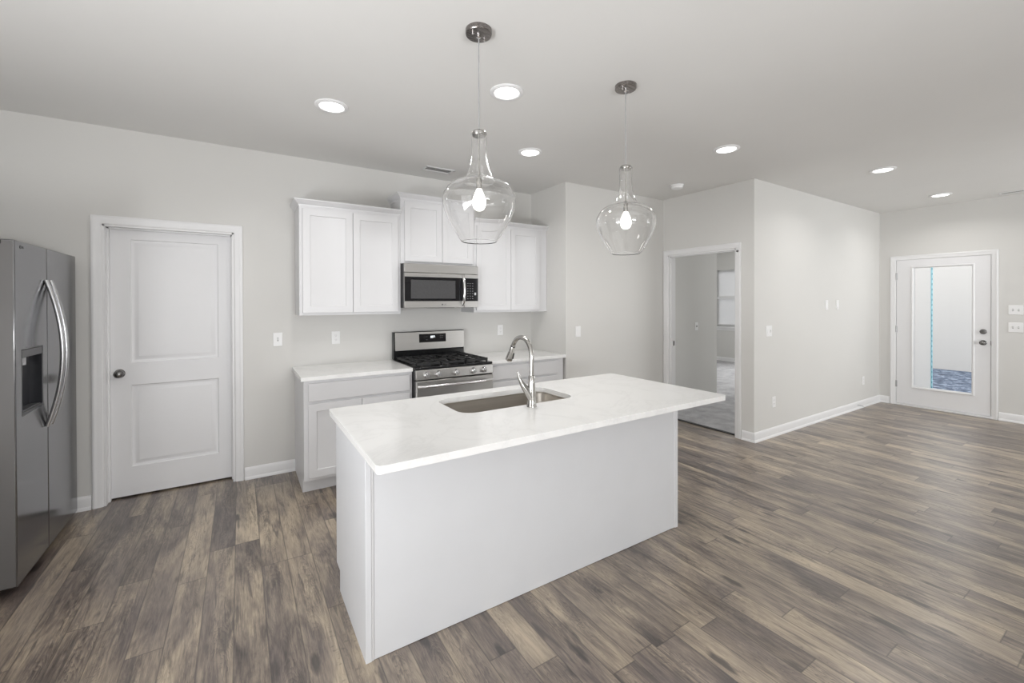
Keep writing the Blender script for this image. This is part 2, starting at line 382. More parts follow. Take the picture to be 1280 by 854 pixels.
struct('wall_end', B().box(XE, XE+.12, YR-T, DY0, 0, H).box(XE, XE+.12, DY1, Y3, 0, H).box(XE, XE+.12, DY0, DY1, DZ, H), 'wall', 'end wall that holds the glass patio door', 'wall')
struct('wall_left', B().box(XL-T, XL, YR-T, -.45, 0, H).box(XL-T, XL, 1.45, YB+T, 0, H).box(XL-T, XL, -.45, 1.45, 0, .58).box(XL-T, XL, -.45, 1.45, 2.12, H), 'wall', 'left wall behind the refrigerator, outside the view', 'wall')
RW = [(.2, 1.2, 1.0, 2.1), (5.3, 7.7, .72, 2.18)]
wm = B(); xs = XL-T
for a, b, c, d in RW:
    wm.box(xs, a, YR-T, YR, 0, H); wm.box(a, b, YR-T, YR, d, H)
    wm.box(a, b, YR-T, YR, 0, c); xs = b
wm.box(xs, XE+.12, YR-T, YR, 0, H)
struct('wall_rear', wm, 'wall', 'rear wall with the daylight openings behind the camera', 'wall')
for k, (a, b, c, d) in enumerate(RW):
    f = B()
    for x0, x1 in ((a, a+.06), ((a+b)/2-.04, (a+b)/2+.04), (b-.06, b)): f.box(x0, x1, YR-.10, YR-.03, c, d)
    f.box(a, b, YR-.10, YR-.03, c, c+.06).box(a, b, YR-.10, YR-.03, d-.06, d)
    wnd = struct('window_%d' % (k+2), f, 'trim', 'white framed daylight opening in the rear wall behind the camera, ' + ('the narrow one' if k == 0 else 'the wide one'), 'window')
    obj('pane', B().box(a+.05, b-.05, YR-.075, YR-.069, c+.05, d-.05), 'pane', wnd)
f = B()
for y0, y1 in ((-.45, -.39), (.46, .54), (1.39, 1.45)): f.box(XL-.10, XL-.03, y0, y1, .58, 2.12)
f.box(XL-.10, XL-.03, -.45, 1.45, .58, .64).box(XL-.10, XL-.03, -.45, 1.45, 2.06, 2.12)
wnd = struct('window_4', f, 'trim', 'white framed opening added for fill light in the left wall beside the camera', 'window')  # opening added out of view to go with the side fill lamps
obj('pane', B().box(XL-.075, XL-.069, -.40, 1.40, .63, 2.07), 'pane', wnd)
# bedroom far wall with its window
BW = (5.45, 6.345, .86, 2.25)
struct('wall_far', B().box(XF, XF+.12, Y3+.001, BW[0], 0, H).box(XF, XF+.12, BW[1], 7.7, 0, H).box(XF, XF+.12, BW[0], BW[1], 0, BW[2]).box(XF, XF+.12, BW[0], BW[1], BW[3], H), 'wall', 'far bedroom wall below and above the bright window', 'wall')
struct('wall_bedroom_rear', B().box(XG-T, XF+.12, 7.6, 7.7, 0, H), 'wall', 'hidden rear wall of the carpeted room', 'wall')
wf = B().box(XF+.02, XF+.08, BW[0], BW[0]+.05, BW[2], BW[3]).box(XF+.02, XF+.08, BW[1]-.05, BW[1], BW[2], BW[3]).box(XF+.02, XF+.08, BW[0], BW[1], BW[2], BW[2]+.05).box(XF+.02, XF+.08, BW[0], BW[1], BW[3]-.05, BW[3]).box(XF+.005, XF+.075, BW[0], BW[1], 1.540, 1.605)
win = struct('window_1', wf, 'trim', 'bright window with white blinds in the carpeted room', 'window')
obj('window_sill', B().box(XF-.045, XF+.01, BW[0]-.05, BW[1]+.05, BW[2]-.035, BW[2]), 'trim', win, .004)
obj('window_apron', B().box(XF-.015, XF, BW[0]-.03, BW[1]+.03, BW[2]-.10, BW[2]-.036), 'trim', win, .003)
obj('pane', B().box(XF+.045, XF+.050, BW[0]+.04, BW[1]-.04, BW[2]+.04, BW[3]-.04), 'pane', win)
bl = B()
for za, zb in ((BW[2]+.012, 1.545), (1.600, BW[3]-.012)):
    nsl = round((zb-za)/.042); st_ = (zb-za)/nsl
    for k in range(nsl):
        z = za+k*st_; zt = min(z+.047, zb)
        bl.add([(XF-.004, BW[0]+.012, z), (XF-.004, BW[1]-.012, z), (XF+.010, BW[1]-.012, zt), (XF+.010, BW[0]+.012, zt), (XF-.002, BW[0]+.012, z), (XF-.002, BW[1]-.012, z), (XF+.012, BW[1]-.012, zt), (XF+.012, BW[0]+.012, zt)],
               [(0, 1, 2, 3), (7, 6, 5, 4), (0, 4, 5, 1), (3, 2, 6, 7), (0, 3, 7, 4), (1, 5, 6, 2)])
obj('blind', bl, 'blind', win, 0, False)

# baseboards: profile with a small shoe, built in local frame (front -y)
BP = [(0, 0), (-.022, 0), (-.022, .012), (-.016, .022), (-.013, .024), (-.013, .078), (-.009, .092), (-.004, .100), (0, .100)]
def baseboard(name, p0, p1, label, e0=0.0, e1=0.0):
    """p0 to p1 runs left to right as seen from the room"""
    p0 = Vector(p0); p1 = Vector(p1); d = p1-p0; L = d.length
    R0 = [(-e0*a*-1 if False else 0, a, b) for a, b in BP]
    mb = B(); mb.rings([[(0 + e0*a, a, b) for a, b in BP], [(L - e1*a, a, b) for a, b in BP]])
    o = struct(name, mb, 'trim', label, 'baseboard'); o.location = (p0.x, p0.y, 0); o.rotation_euler = (0, 0, math.atan2(d.y, d.x)); return o
baseboard('baseboard_back', (XL, YB), (-.904, YB), 'white baseboard between the refrigerator and the pantry door')
baseboard('baseboard_kitchen', (.032, YB), (.409, YB), 'white baseboard between the pantry door and the base cabinet')
baseboard('baseboard_nook', (XC+.02, Y2), (XD, Y2), 'white baseboard behind the island below the alcove wall', 0, -1)
baseboard('baseboard_hall', (XD, 2.57), (XD, Y3), 'short white baseboard right of the open doorway', 0, 1)
baseboard('baseboard_right', (XD, Y3), (XE, Y3), 'long white baseboard of the bright living room wall', 1, -1)
baseboard('baseboard_end', (XE, Y3), (XE, 2.322), 'short white baseboard left of the patio door', -1, 0)
baseboard('baseboard_door', (XE, 1.264), (XE, YR), 'white baseboard right of the patio door')
baseboard('baseboard_far', (XF, 7.6), (XF, Y3+.12), 'white baseboard under the bedroom window')

CP = [(0, 0), (0, .014), (.006, .018), (.016, .018), (.022, .014), (.030, .0125), (.050, .0105), (.056, .008), (.060, .003), (.060, 0)]
# --- pantry door
tr = tag(obj('trim_1', B().casing(-.899, .0245, 2.1165, CP), 'trim'), 'white molded casing around the pantry door', 'door casing', None, 'structure'); tr.location = (0, YB, 0)
obj('jamb', B().box(PX0, PX0+.012, 0, T, 0, PZ).box(PX1-.012, PX1, 0, T, 0, PZ).box(PX0, PX1, 0, T, PZ-.012, PZ), 'trim', tr)
obj('door_stop_strip', B().box(PX0+.012, PX0+.022, .062, .092, 0, PZ-.012).box(PX1-.022, PX1-.012, .062, .092, 0, PZ-.012).box(PX0+.012, PX1-.012, .062, .092, PZ-.022, PZ-.012), 'trim', tr)
d1 = tag(obj('door_1', B().slab(-.824, -.052, .014, 2.041, 0, .036, [(-.700, -.148, 1.025, 1.965), (-.700, -.148, .230, .855)], [(0, 0), (.005, .009), (.014, .012), (.022, .012), (.026, .011), (.044, .003), (.05, .0025)]), 'door'),
         'closed white two-panel pantry door with a dark round knob', 'door', None, 'structure'); d1.location = (0, YB+.093, 0)
kb = obj('door_knob', B().lathe([(.0005, .066), (.016, .065), (.025, .058), (.0285, .048), (.026, .038), (.016, .030), (.011, .022), (.011, .008)], (-.765, 0, .948), 28, 'y', True), 'bronze', d1, label='dark satin metal knob')
obj('rosette', B().lathe([(.033, 0), (.033, .004), (.028, .009), (.010, .011)], (-.765, 0, .948), 28, 'y'), 'bronze', kb)
# --- open doorway
tr2 = tag(obj('trim_2', B().casing(0, .994, 2.1165, CP), 'trim'), 'white molded casing around the open doorway to the carpeted room', 'door casing', None, 'structure')
tr2.location = (XD, 3.574, 0); tr2.rotation_euler = (0, 0, -PI/2)
o0 = 3.574-HY1; o1 = 3.574-HY0
obj('jamb', B().box(o0, o0+.014, 0, T, 0, HZ).box(o1-.014, o1, 0, T, 0, HZ).box(o0, o1, 0, T, HZ-.014, HZ), 'trim', tr2)
obj('door_stop_strip', B().box(o0+.014, o0+.024, .035, .070, 0, HZ-.014).box(o1-.024, o1-.014, .035, .070, 0, HZ-.014).box(o0+.014, o1-.014, .035, .070, HZ-.024, HZ-.014), 'trim', tr2)
obj('strike_plate', B().box(o0+.014, o0+.0155, .078, .108, .92, .98), 'bronze', tr2, label='dark metal strike plate')
obj('hinge_pin', B().cyl((.963, -.014, 2.022), .011, .010, 'y', 16), 'bronze', tr2, label='small dark bumper at the top right of the casing')
obj('back_casing', B().box(-.01, o0, T, T+.014, 0, 2.11).box(o1, 1.0, T, T+.014, 0, 2.11).box(-.01, 1.0, T, T+.014, HZ, 2.11), 'trim', tr2)
struct('trim_4', B().box(4.604, 4.642, HY0+.014, HY1-.014, .0, .012), 'slot', 'dark transition strip between the planks and the carpet', 'threshold', .003)
# --- patio door
tr3 = tag(obj('trim_3', B().casing(0, 1.047, 2.1165, CP), 'trim'), 'white molded casing around the glass patio door', 'door casing', None, 'structure')
tr3.location = (XE, 2.3175, 0); tr3.rotation_euler = (0, 0, -PI/2)
p0 = 2.3175-DY1; p1 = 2.3175-DY0
obj('jamb', B().box(p0, p0+.014, 0, .12, 0, DZ).box(p1-.014, p1, 0, .12, 0, DZ).box(p0, p1, 0, .12, DZ-.014, DZ), 'trim', tr3)
obj('threshold', B().box(p0, p1, -.02, .12, 0, .024), 'trim', tr3, .004)
G0, G1, GZ0, GZ1 = .253, .818, .285, 1.935
d2 = tag(obj('door_2', B().box(.068, G0-.0, .002, .046, .03, 2.056).box(G1, .982, .002, .046, .03, 2.056).box(G0, G1, .002, .046, .03, GZ0).box(G0, G1, .002, .046, GZ1, 2.056), 'door'),
         'white patio door with one tall glass pane and two dark locks', 'door', None, 'structure'); d2.location = (XE, 2.3175, 0); d2.rotation_euler = (0, 0, -PI/2)
LP = [(0, -.002), (0, .006), (.006, .012), (.016, .012), (.024, .004), (.028, -.006)]
lf = B()
R = [[(G0-.026+u, -v, GZ0-.026+u), (G1+.026-u, -v, GZ0-.026+u), (G1+.026-u, -v, GZ1+.026-u), (G0-.026+u, -v, GZ1+.026-u)] for u, v in LP]
lf.rings(R, False, False)
obj('glazing_frame', lf, 'trim', d2)
obj('glass_pane', B().box(G0, G1, .021, .027, GZ0, GZ1), 'pane', d2)
for zz, nm in ((1.088, 'deadbolt'), (.949, 'door_knob')):
    if nm == 'deadbolt':
        k = obj(nm, B().lathe([(.032, 0), (.032, .006), (.027, .012), (.012, .013)], (.918, .002, zz), 28, 'y'), 'bronze', d2, label='dark round deadbolt')
        obj('thumb_turn', B().box(.901, .935, -.026, -.009, zz-.005, zz+.005), 'bronze', k, .002)
    else:
        k = obj(nm, B().lathe([(.0005, .066), (.016, .065), (.025, .058), (.0285, .048), (.026, .038), (.016, .030), (.011, .022), (.011, .0)], (.918, .002, zz), 28, 'y'), 'bronze', d2, label='dark satin metal knob')
        obj('rosette', B().lathe([(.033, 0), (.033, .004), (.028, .009), (.010, .011)], (.918, .002, zz), 28, 'y'), 'bronze', k)
obj('strike_plate', B().box(.9805, .9835, -.002, .016, .92, .975), 'bronze', d2, label='dark metal strike plate')
for zz in (.30, 1.08, 1.83): obj('hinge', B().cyl((.066, -.004, zz-.045), .007, .09, 'z', 12).box(.058, .076, -.001, .004, zz-.045, zz+.045), 'hinge', d2, label='gray metal hinge')
# --- outdoors, seen through the patio door
struct('ground', B().box(XE+.12, 15.5, -6, 9, -.35, -.15), 'gravel', 'bluish speckled ground outside the patio door', 'ground')
struct('wall_outside', B().box(14.1, 14.4, -6, 4.7, -.15, 3.4), 'siding', 'pale neighboring house wall seen through the patio door', 'wall')
ww = struct('wall_side', B().box(XE+.12, XF+.12, Y3-.02, Y3+.0, -.15, 3.0), 'siding', 'pale outer house wall at the left of the patio door pane', 'wall')
obj('corner_strip', B().box(XF+.095, XF+.125, Y3-.038, Y3-.02, -.15, 3.0), 'cyan', ww, label='pale blue wrapped corner strip')
dm = B()
for k in range(30): dm.box(XF+.092, XF+.096, Y3-.040, Y3-.034, -.05+k*.09, -.015+k*.09)
obj('corner_print', dm, 'bluedark', ww, label='blue dashes printed along the corner strip')

# ------------------------------------------------------------------ cabinets
SH = [(0, 0), (.002, .0065), (.0035, .007)]
def shaker(x0, x1, z0, z1, y=-.019, rail=.057): return B().slab(x0, x1, z0, z1, y, .0188, [(x0+rail, x1-rail, z0+rail, z1-rail)], SH)
CR = [(0, 0), (.004, 0), (.006, .012), (.016, .020), (.030, .034), (.034, .040), (.040, .042), (.040, .052), (0, .052)]
def crown(x0, x1, yb, z, left, right):
    mb = B(); R = []
    for v, h in CR:
        a = x0-(v if left else 0); b = x1+(v if right else 0)
        pts = ([(x0-v, yb, z+h)] if left else []) + [(a, -v, z+h), (b, -v, z+h)] + ([(x1+v, yb, z+h)] if right else [])
        R.append(pts)
    n = len(R[0])
    for k in range(len(R)):
        mb.add(R[k]+R[(k+1) % len(R)], [(i, i+1, n+i+1, n+i) for i in range(n-1)])
    for e in (0, n-1): mb.add([r[e] for r in R], [tuple(range(len(R)))])
    return mb
def upper(label, x0, x1, z0, z1, doors, left, right):
    t = thing('wall_cabinet', label, 'cabinet', (x0, YB-.306, z0), 0, 'white wall cabinets'); w = x1-x0; h = z1-z0
    obj('body', B().box(0, w, 0, .305, 0, h), 'cab', t, .0015)
    for a, b in doors: obj('door', shaker(a-x0, b-x0, .022, h-.030), 'cab', t, .0015)
    obj('crown_molding', crown(0, w, .305, h-.010, left, right), 'cab', t, 0, False)
    return t
upper('white two-door wall cabinet nearest the pantry door, left of the microwave', .4165, 1.2630, 1.3726, 2.290, [(.441, .8365), (.8405, 1.238)], True, False)
upper('short raised white cabinet directly above the microwave', 1.2645, 2.0255, 1.842, 2.452, [(1.300, 1.6725), (1.6765, 2.005)], True, True)
upper('white wall cabinet right of the microwave, in the alcove corner', 2.0270, 2.9540, 1.3726, 2.290, [(2.050, 2.462), (2.466, 2.846)], False, False)

def base_cab(label, x0, x1, split, d0, d1):
    YF = 3.612; t = thing('base_cabinet', label, 'cabinet', (x0, YF, 0), 0, 'white base cabinets'); w = x1-x0; dp = YB-YF-.001
    poly = [(0, .110), (.082, .110), (.082, 0), (dp, 0), (dp, .883), (0, .883)]
    obj('body', B().extrude(poly, 0, w, 'x'), 'cab', t, .0015)
    obj('drawer', B().box(d0-x0, d1-x0, -.019, -.0002, .722, .858), 'cab', t, .0025)
    for a, b in ((d0-x0, split-x0-.002), (split-x0+.002, d1-x0)): obj('door', shaker(a, b, .135, .700), 'cab', t, .0015)
    return t
base_cab('white base cabinet with one wide drawer, left of the range', .409, 1.2610, .836, .441, 1.238)
base_cab('white base cabinet right of the range, against the alcove wall', 2.0275, 2.9380, 2.46, 2.050, 2.850)
def counter(mb_outline, name, label, hole=None, bevr=.003):
    import bmesh
    bm = bmesh.new()
    def loop(P, z): return [bm.verts.new((x, y, z)) for x, y in P]
    loops = []
    for P in [mb_outline] + ([hole] if hole else []):
        a = loop(P, .914); b = loop(P, .8838); n = len(P); loops.append((a, b))
        for i in range(n): bm.faces.new((a[i], a[(i+1) % n], b[(i+1) % n], b[i]))
    for k in (0, 1):
        es = [bm.edges.get((L[k][i], L[k][(i+1) % len(L[k])])) for L in loops for i in range(len(L[k]))]
        bmesh.ops.triangle_fill(bm, use_beauty=True, use_dissolve=False, edges=es)
    bmesh.ops.recalc_face_normals(bm, faces=bm.faces)
    me = bpy.data.meshes.new(name); bm.to_mesh(me); bm.free(); me.materials.append(M['quartz'])
    o = bpy.data.objects.new(name, me); COL.objects.link(o)
    m = o.modifiers.new('bevel', 'BEVEL'); m.width = bevr; m.segments = 2; m.limit_method = 'ANGLE'; m.angle_limit = math.radians(60)
    if label: tag(o, label, 'countertop')
    return o
counter(rrect(.388, 1.2600, 3.580, YB-.0005, .004, 2), 'countertop', 'white quartz countertop left of the range')
counter(rrect(2.0285, XC-.0005, 3.580, YB-.0005, .004, 2), 'countertop', 'white quartz countertop right of the range')

# ------------------------------------------------------------------ island
isl = thing('kitchen_island', 'long white kitchen island with a plain flat panel facing the living room', 'kitchen island', (.429, 1.803, 0))
IW, ID = 1.999, .617
obj('body', B().extrude([(.008, 0), (ID-.095, 0), (ID-.095, .105), (ID-.02, .105), (ID-.02, .64), (.008, .64)], .025, IW-.025, 'x').box(.025, IW-.025, .008, .075, .64, .883).box(.025, IW-.025, ID-.035, ID-.02, .64, .883), 'island', isl, .001)
for a, b in ((0, .0245), (IW-.0245, IW)):
    obj('end_panel', B().extrude([(-.004, 0), (ID-.087, 0), (ID-.087, .105), (ID, .105), (ID, .883), (-.004, .883)], a, b, 'x'), 'island', isl, .0015)
obj('back_panel', B().box(.0345, IW-.0345, .0005, .0078, .002, .883), 'island', isl, .001)
for a, b in ((.0247, .0343), (IW-.0343, IW-.0247)): obj('corner_stile', B().box(a, b, -.002, .0078, .001, .883), 'cab', isl, .002)
for k in range(3):
    a = .06+k*.63; obj('door', B().slab(a, a+.62, .125, .86, 0, .0188), 'island', isl, .0015).location = (0, ID-.019, 0)
HOLE = rrect(.952, 1.700, 1.962, 2.342, .085, 8)
ct = counter(rrect(.3985, 2.491, 1.4995, 2.458, .022, 5), 'countertop', 'long white quartz countertop of the island with a sink cutout', HOLE, .004)
# undermount sink
sk = thing('sink', 'stainless undermount sink set into the island countertop', 'sink', (1.326, 2.152, 0))
R = []
for ins, zz in ((-.004, .8835), (-.004, .872), (-.001, .86), (.006, .70), (.012, .685), (.030, .672), (.075, .668)):
    P = rrect(.952+ins, 1.700-ins, 1.962+ins, 2.342-ins, max(.085-ins*.5, .03), 8); R.append([(x-1.326, y-2.152, zz) for x, y in P])
RO = [[(x*1.008, y*1.012, zz-.002) for x, y, zz in r] for r in R]; 
obj('basin', B().rings(R, False, True).rings([[(x*1.02, y*1.03, .8835) for x, y, z_ in R[0]], R[0]], False, False), 'sink', sk, 0)
dr = obj('drain', B().lathe([(.055, .669), (.055, .672), (.046, .673), (.040, .669), (.012, .668)], (0, .03, 0), 28), 'chrome', sk)
obj('strainer', B().cyl((0, .03, .6685), .018, .008, 'z', 20), 'steel', dr)

# faucet: spout arcs over the sink (+y), lever on the -x side
fc = thing('faucet', 'brushed nickel pull-down gooseneck faucet standing at the near edge of the sink', 'faucet', (1.337, 1.912, .914))
obj('base', B().lathe([(.0275, 0), (.0275, .004), (.0255, .008), (.0245, .04), (.022, .085), (.0185, .13), (.0165, .165), (.0135, .170)], (0, 0, 0), 28), 'nickel', fc)
pts = []
for k in range(4): pts.append((0, 0, .168+k*.030))
RA = .098; zc = .268
for k in range(1, 19):
    a = PI*.86*k/18; pts.append((0, RA-RA*math.cos(a), zc+RA*1.03*math.sin(a)))
obj('spout', B().tube(pts, .0128, 18), 'nickel', fc)
e = Vector(pts[-1]); dv = (Vector(pts[-1])-Vector(pts[-2])).normalized()
hp = [e+dv*q for q in (.001, .004, .03, .075, .092, .096)]
hd = obj('spray_head', B().tube(hp, [.0125, .0142, .0158, .0205, .0212, .0195], 20), 'nickel', fc)
obj('collar_ring', B().tube([e+dv*-.003, e+dv*.001], .0141, 20), 'dark', hd, label='thin black ring')
nrm = Vector((.55, -.80, .0)); nrm = (nrm - dv*nrm.dot(dv)).normalized()
c0 = e+dv*.040+nrm*.0145; c1 = e+dv*.078+nrm*.0180
obj('spray_button', B().tube([c0, c0+dv*.002, c1-dv*.002, c1], [.004, .0068, .0068, .004], 10), 'dark', hd, label='black spray button')
lp = [(0, 0, .040), (-.014, .003, .068), (-.034, .007, .098), (-.054, .011, .126), (-.070, .014, .158), (-.080, .016, .194)]
lv = obj('lever', B().tube(lp, [.0240, .0255, .0225, .0165, .0105, .0060], 16, .8), 'nickel', fc)
obj('sensor_dot', B().cyl((-.036, -.0095, .100), .003, .003, 'y', 10), 'dark', lv, label='tiny black dot')

# ------------------------------------------------------------------ range
RX = 1.2665; RW_ = .757
rg = thing('gas_range', 'stainless steel gas range with black cooktop between the base cabinets', 'range', (RX, 3.552, 0))
obj('body', B().box(0, RW_, .012, .655, .07, .8945).box(.03, RW_-.03, .05, .64, 0, .07), 'dark', rg, .002)
ck = obj('cooktop', B().box(-.001, RW_+.001, -.012, .600, .895, .917), 'enamel', rg, .004)
cp = obj('control_panel', B().extrude([(-.030, .812), (-.022, .894), (.011, .894), (.011, .812)], .001, RW_-.001, 'x'), 'steel', rg, .004)
for kx in (1.360, 1.468, 1.641, 1.812, 1.921):
    kb = obj('knob', B().lathe([(.0285, 0), (.0285, .006), (.0260, .010), (.0235, .028), (.020, .031), (.0005, .0315)], (kx-RX, -.0262, .853), 24, 'y'), 'handle', rg)
    obj('knob_grip', B().box(kx-RX-.0045, kx-RX+.0045, -.065, -.056, .832, .874), 'chrome', kb, .002)
od = obj('oven_door', B().box(.002, RW_-.002, -.028, .011, .175, .802), 'steel', rg, .006)
obj('oven_window', B().box(.085, RW_-.085, -.0305, -.0282, .30, .655), 'blackglass', od, .002)
hpts = []
for k in range(17):
    u = k/16; hpts.append((.018+u*(RW_-.036), -.036-.038*math.sin(PI*u)**.5 if 0 < u < 1 else -.030, .757+.0*u))
obj('oven_handle', B().tube(hpts, .0145, 14, .75), 'handle', od)
obj('drawer', B().box(.002, RW_-.002, -.026, .011, .075, .168), 'steel', rg, .006)
bg = obj('backguard', B().extrude([(.602, .9175), (.602, 1.005), (.592, 1.010), (.602, 1.1815), (.606, 1.186), (.660, 1.186), (.660, .9175)], 0, RW_, 'x'), 'enamel', rg, .003)
obj('backguard_panel', B().extrude([(.5860, 1.004), (.5965, 1.180), (.602, 1.182), (.5915, 1.006)], .012, RW_-.002, 'x'), 'steel', bg, .0015)
dsp = obj('display', B().extrude([(.5878, 1.074), (.5930, 1.158), (.5955, 1.158), (.5900, 1.074)], .256, .545, 'x'), 'blackglass', bg)
def seg7(ch, x, z, h, w_, t, y0, sl):
    on = {'0': 'abcdef', '1': 'bc', '2': 'abged', '7': 'abc', '8': 'abcdefg'}[ch]; mb = B()
    Q = dict(a=(0, w_, h-t, h), g=(0, w_, h/2-t/2, h/2+t/2), d=(0, w_, 0, t), f=(0, t, h/2, h), b=(w_-t, w_, h/2, h), e=(0, t, 0, h/2), c=(w_-t, w_, 0, h/2))
    for s_ in on:
        a, b, c, d = Q[s_]; mb.box(x+a, x+b, y0-.0006+sl*(z+c-1.12), y0+.0004+sl*(z+c-1.12), z+c, z+d)
    return mb
dg = B()
for k, ch in enumerate('007'):
    m7 = seg7(ch, .378+k*.0165, 1.118, .020, .0115, .0036, .5902, .062); dg.add(m7.v, m7.f)
obj('clock_digits', dg, 'screen', dsp, 0, False, label='small white lit digits')
ic = B()
for j in range(2): obj('touch_mark', B().box(.478, .515, .5899+j*.0012, .5912+j*.0012, 1.112+j*.020, 1.117+j*.020), 'gray', dsp, 0, False)
for k in range(2): obj('touch_mark', B().box(.325, .345, .5892+k*.002, .5906+k*.002, 1.098+k*.030, 1.102+k*.030), 'gray', dsp, 0, False)
# burners and grates
for bx, by, br in ((.16, .15, .045), (.16, .43, .040), (.378, .29, .05), (.597, .15, .05), (.597, .43, .038)):
    bn = obj('burner', B().lathe([(br, .917), (br, .922), (br*.8, .929), (br*.6, .930)], (bx, by, 0), 24), 'gray', rg)
    obj('burner_cap', B().lathe([(br*.72, .9305), (br*.72, .936), (br*.6, .939), (.001, .9395)], (bx, by, 0), 24), 'iron', bn)
for k in range(3):
    a, b = .022+k*.241, .022+k*.241+.232; y0, y1 = .045, .565; gz0, gz1 = .930, .946; q = .0075; gm = B()
    gm.box(a, b, y0, y0+2*q, gz0-.004, gz1).box(a, b, y1-2*q, y1, gz0-.004, gz1).box(a, a+2*q, y0, y1, gz0, gz1).box(b-2*q, b, y0, y1, gz0, gz1)
    gm.box(a, b, (y0+y1)/2-q, (y0+y1)/2+q, gz0, gz1)
    for fx in (.33, .67): 
        xx = a+(b-a)*fx; gm.box(xx-q*.8, xx+q*.8, y0, y0+.19, gz0+.003, gz1+.002).box(xx-q*.8, xx+q*.8, y1-.19, y1, gz0+.003, gz1+.002)
    for fy in (.25, .75):
        yy = y0+(y1-y0)*fy; gm.box(a, a+.085, yy-q*.8, yy+q*.8, gz0+.003, gz1+.002).box(b-.085, b, yy-q*.8, yy+q*.8, gz0+.003, gz1+.002)
    for fx in (a, b-2*q):
        for fy in (y0, y1-2*q): gm.box(fx, fx+2*q, fy, fy+2*q, .9168, gz0)
    obj('grate', gm, 'iron', rg, .0025)

# ------------------------------------------------------------------ microwave
mw = thing('microwave', 'stainless over-the-range microwave hung under the raised cabinet', 'microwave', (RX, 3.826, 1.424))
MW, MH = .757, .414
obj('body', B().box(0, MW, .032, .40, .004, MH), 'dark', mw, .003)
obj('vent_trim', B().box(.002, MW, .0, .031, .331, MH-.001), 'steel', mw, .003)
dr_ = obj('door', B().box(.002, .604, 0, .031, .003, .3285), 'steel', mw, .003)
obj('door_glass', B().box(.003, .601, -.002, .0, .066, .292), 'blackglass', dr_, .001)
obj('window', B().box(.062, .508, -.0032, -.0019, .090, .263), 'micglass', dr_, .001)
hp = [(.585, -.004, .025), (.584, -.030, .050), (.583, -.044, .100), (.583, -.048, .17), (.583, -.044, .24), (.584, -.030, .285), (.585, -.004, .31)]
obj('handle', B().tube(hp, .0105, 12, 1.25), 'handle', dr_)
text('logo_lettering', 'LG', .022, (.400, -.001, .034), (PI/2, 0, 0), 'gray', dr_)
obj('logo', B().cyl((.372, -.0002, .034), .008, .0012, 'y', 18), 'gray', dr_)
cpn = obj('control_panel', B().box(.606, MW, 0, .031, .003, .3285), 'steel', mw, .003)
pg = obj('keypad_glass', B().box(.612, MW-.001, -.002, 0, .066, .292), 'blackglass', cpn, .001)
for r_ in range(7):
    for c_ in range(3): obj('key_mark', B().box(.637+c_*.027, .645+c_*.027, -.0028, -.0018, .088+r_*.025, .092+r_*.025), 'label', pg, 0, False)
obj('keypad_start', B().box(.714, .733, -.0028, -.0018, .125, .150), 'label', pg)
obj('underside_light', B().box(.28, .52, .05, .30, -.001, .0042), 'gray', mw)

# ------------------------------------------------------------------ refrigerator (faces +x)
fr = thing('refrigerator', 'stainless side-by-side refrigerator with bowed handles and an ice dispenser', 'refrigerator', (-.954, 3.168, 0), PI/2)
FW, FT = .952, 1.803
obj('body', B().box(.004, FW-.004, .078, .76, .04, FT-.02).box(.03, FW-.03, .10, .74, .0, .04), 'gray', fr, .004)
GX = .426
DX0, DX1, DZ0, DZ1 = .074, .354, .898, 1.236
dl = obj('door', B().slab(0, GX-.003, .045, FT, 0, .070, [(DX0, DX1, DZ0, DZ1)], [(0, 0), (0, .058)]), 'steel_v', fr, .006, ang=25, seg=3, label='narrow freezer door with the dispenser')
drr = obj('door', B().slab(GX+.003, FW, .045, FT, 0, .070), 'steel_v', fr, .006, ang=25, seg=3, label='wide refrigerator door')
obj('door_side', B().box(-.0014, -.0002, .006, .066, .052, FT-.007), 'edge', dl, label='matte gray door edge')
dp_ = obj('dispenser', B().box(DX0+.0005, DX0+.008, .001, .0575, DZ0+.0005, DZ1-.0005).box(DX1-.008, DX1-.0005, .001, .0575, DZ0+.0005, DZ1-.0005).box(DX0, DX1, .052, .0575, DZ0+.0005, DZ1-.0005).box(DX0+.001, DX1-.001, .001, .0575, DZ0+.0005, DZ0+.014), 'cavity', dl, .001, label='dark ice and water dispenser')
obj('dispenser_head', B().extrude([(.000, 1.2355), (.000, 1.196), (.046, 1.188), (.0515, 1.2355)], DX0+.006, DX1-.006, 'x'), 'gray', dp_, .002)
obj('dispenser_spout', B().cyl((DX0+.075, .028, 1.160), .013, .03, 'z', 16).cyl((DX0+.115, .028, 1.150), .010, .04, 'z', 16), 'hinge', dp_)
obj('dispenser_paddle', B().box(DX0+.055, DX0+.135, .036, .042, 1.08, 1.188), 'gray', dp_, .002)
obj('drip_tray', B().box(DX0+.02, DX1-.02, .006, .050, DZ0+.0142, DZ0+.020), 'gray', dp_, .001)
for hx, par in ((GX-.034, dl), (GX+.034, drr)):
    hp = []
    for k in range(25):
        u = -1+2*k/24; hp.append((hx, -.006-.066*(1-abs(u)**2.0), 1.19+.425*u))
    obj('handle', B().tube(hp, .0115, 14, 1.0), 'barhandle', par)
obj('hinge_cover', B().box(-.006, .06, .045, .13, FT-.026, FT-.003), 'dark', fr, .006)
obj('hinge_cover', B().box(FW-.06, FW+.004, .072, .13, FT-.019, FT+.012), 'dark', fr, .006)
obj('logo', B().cyl((.070, -.0002, 1.772), .009, .0012, 'y', 18), 'cavity', dl)
text('logo_lettering', 'LG', .017, (.096, -.001, 1.772), (PI/2, 0, 0), 'cavity', dl)

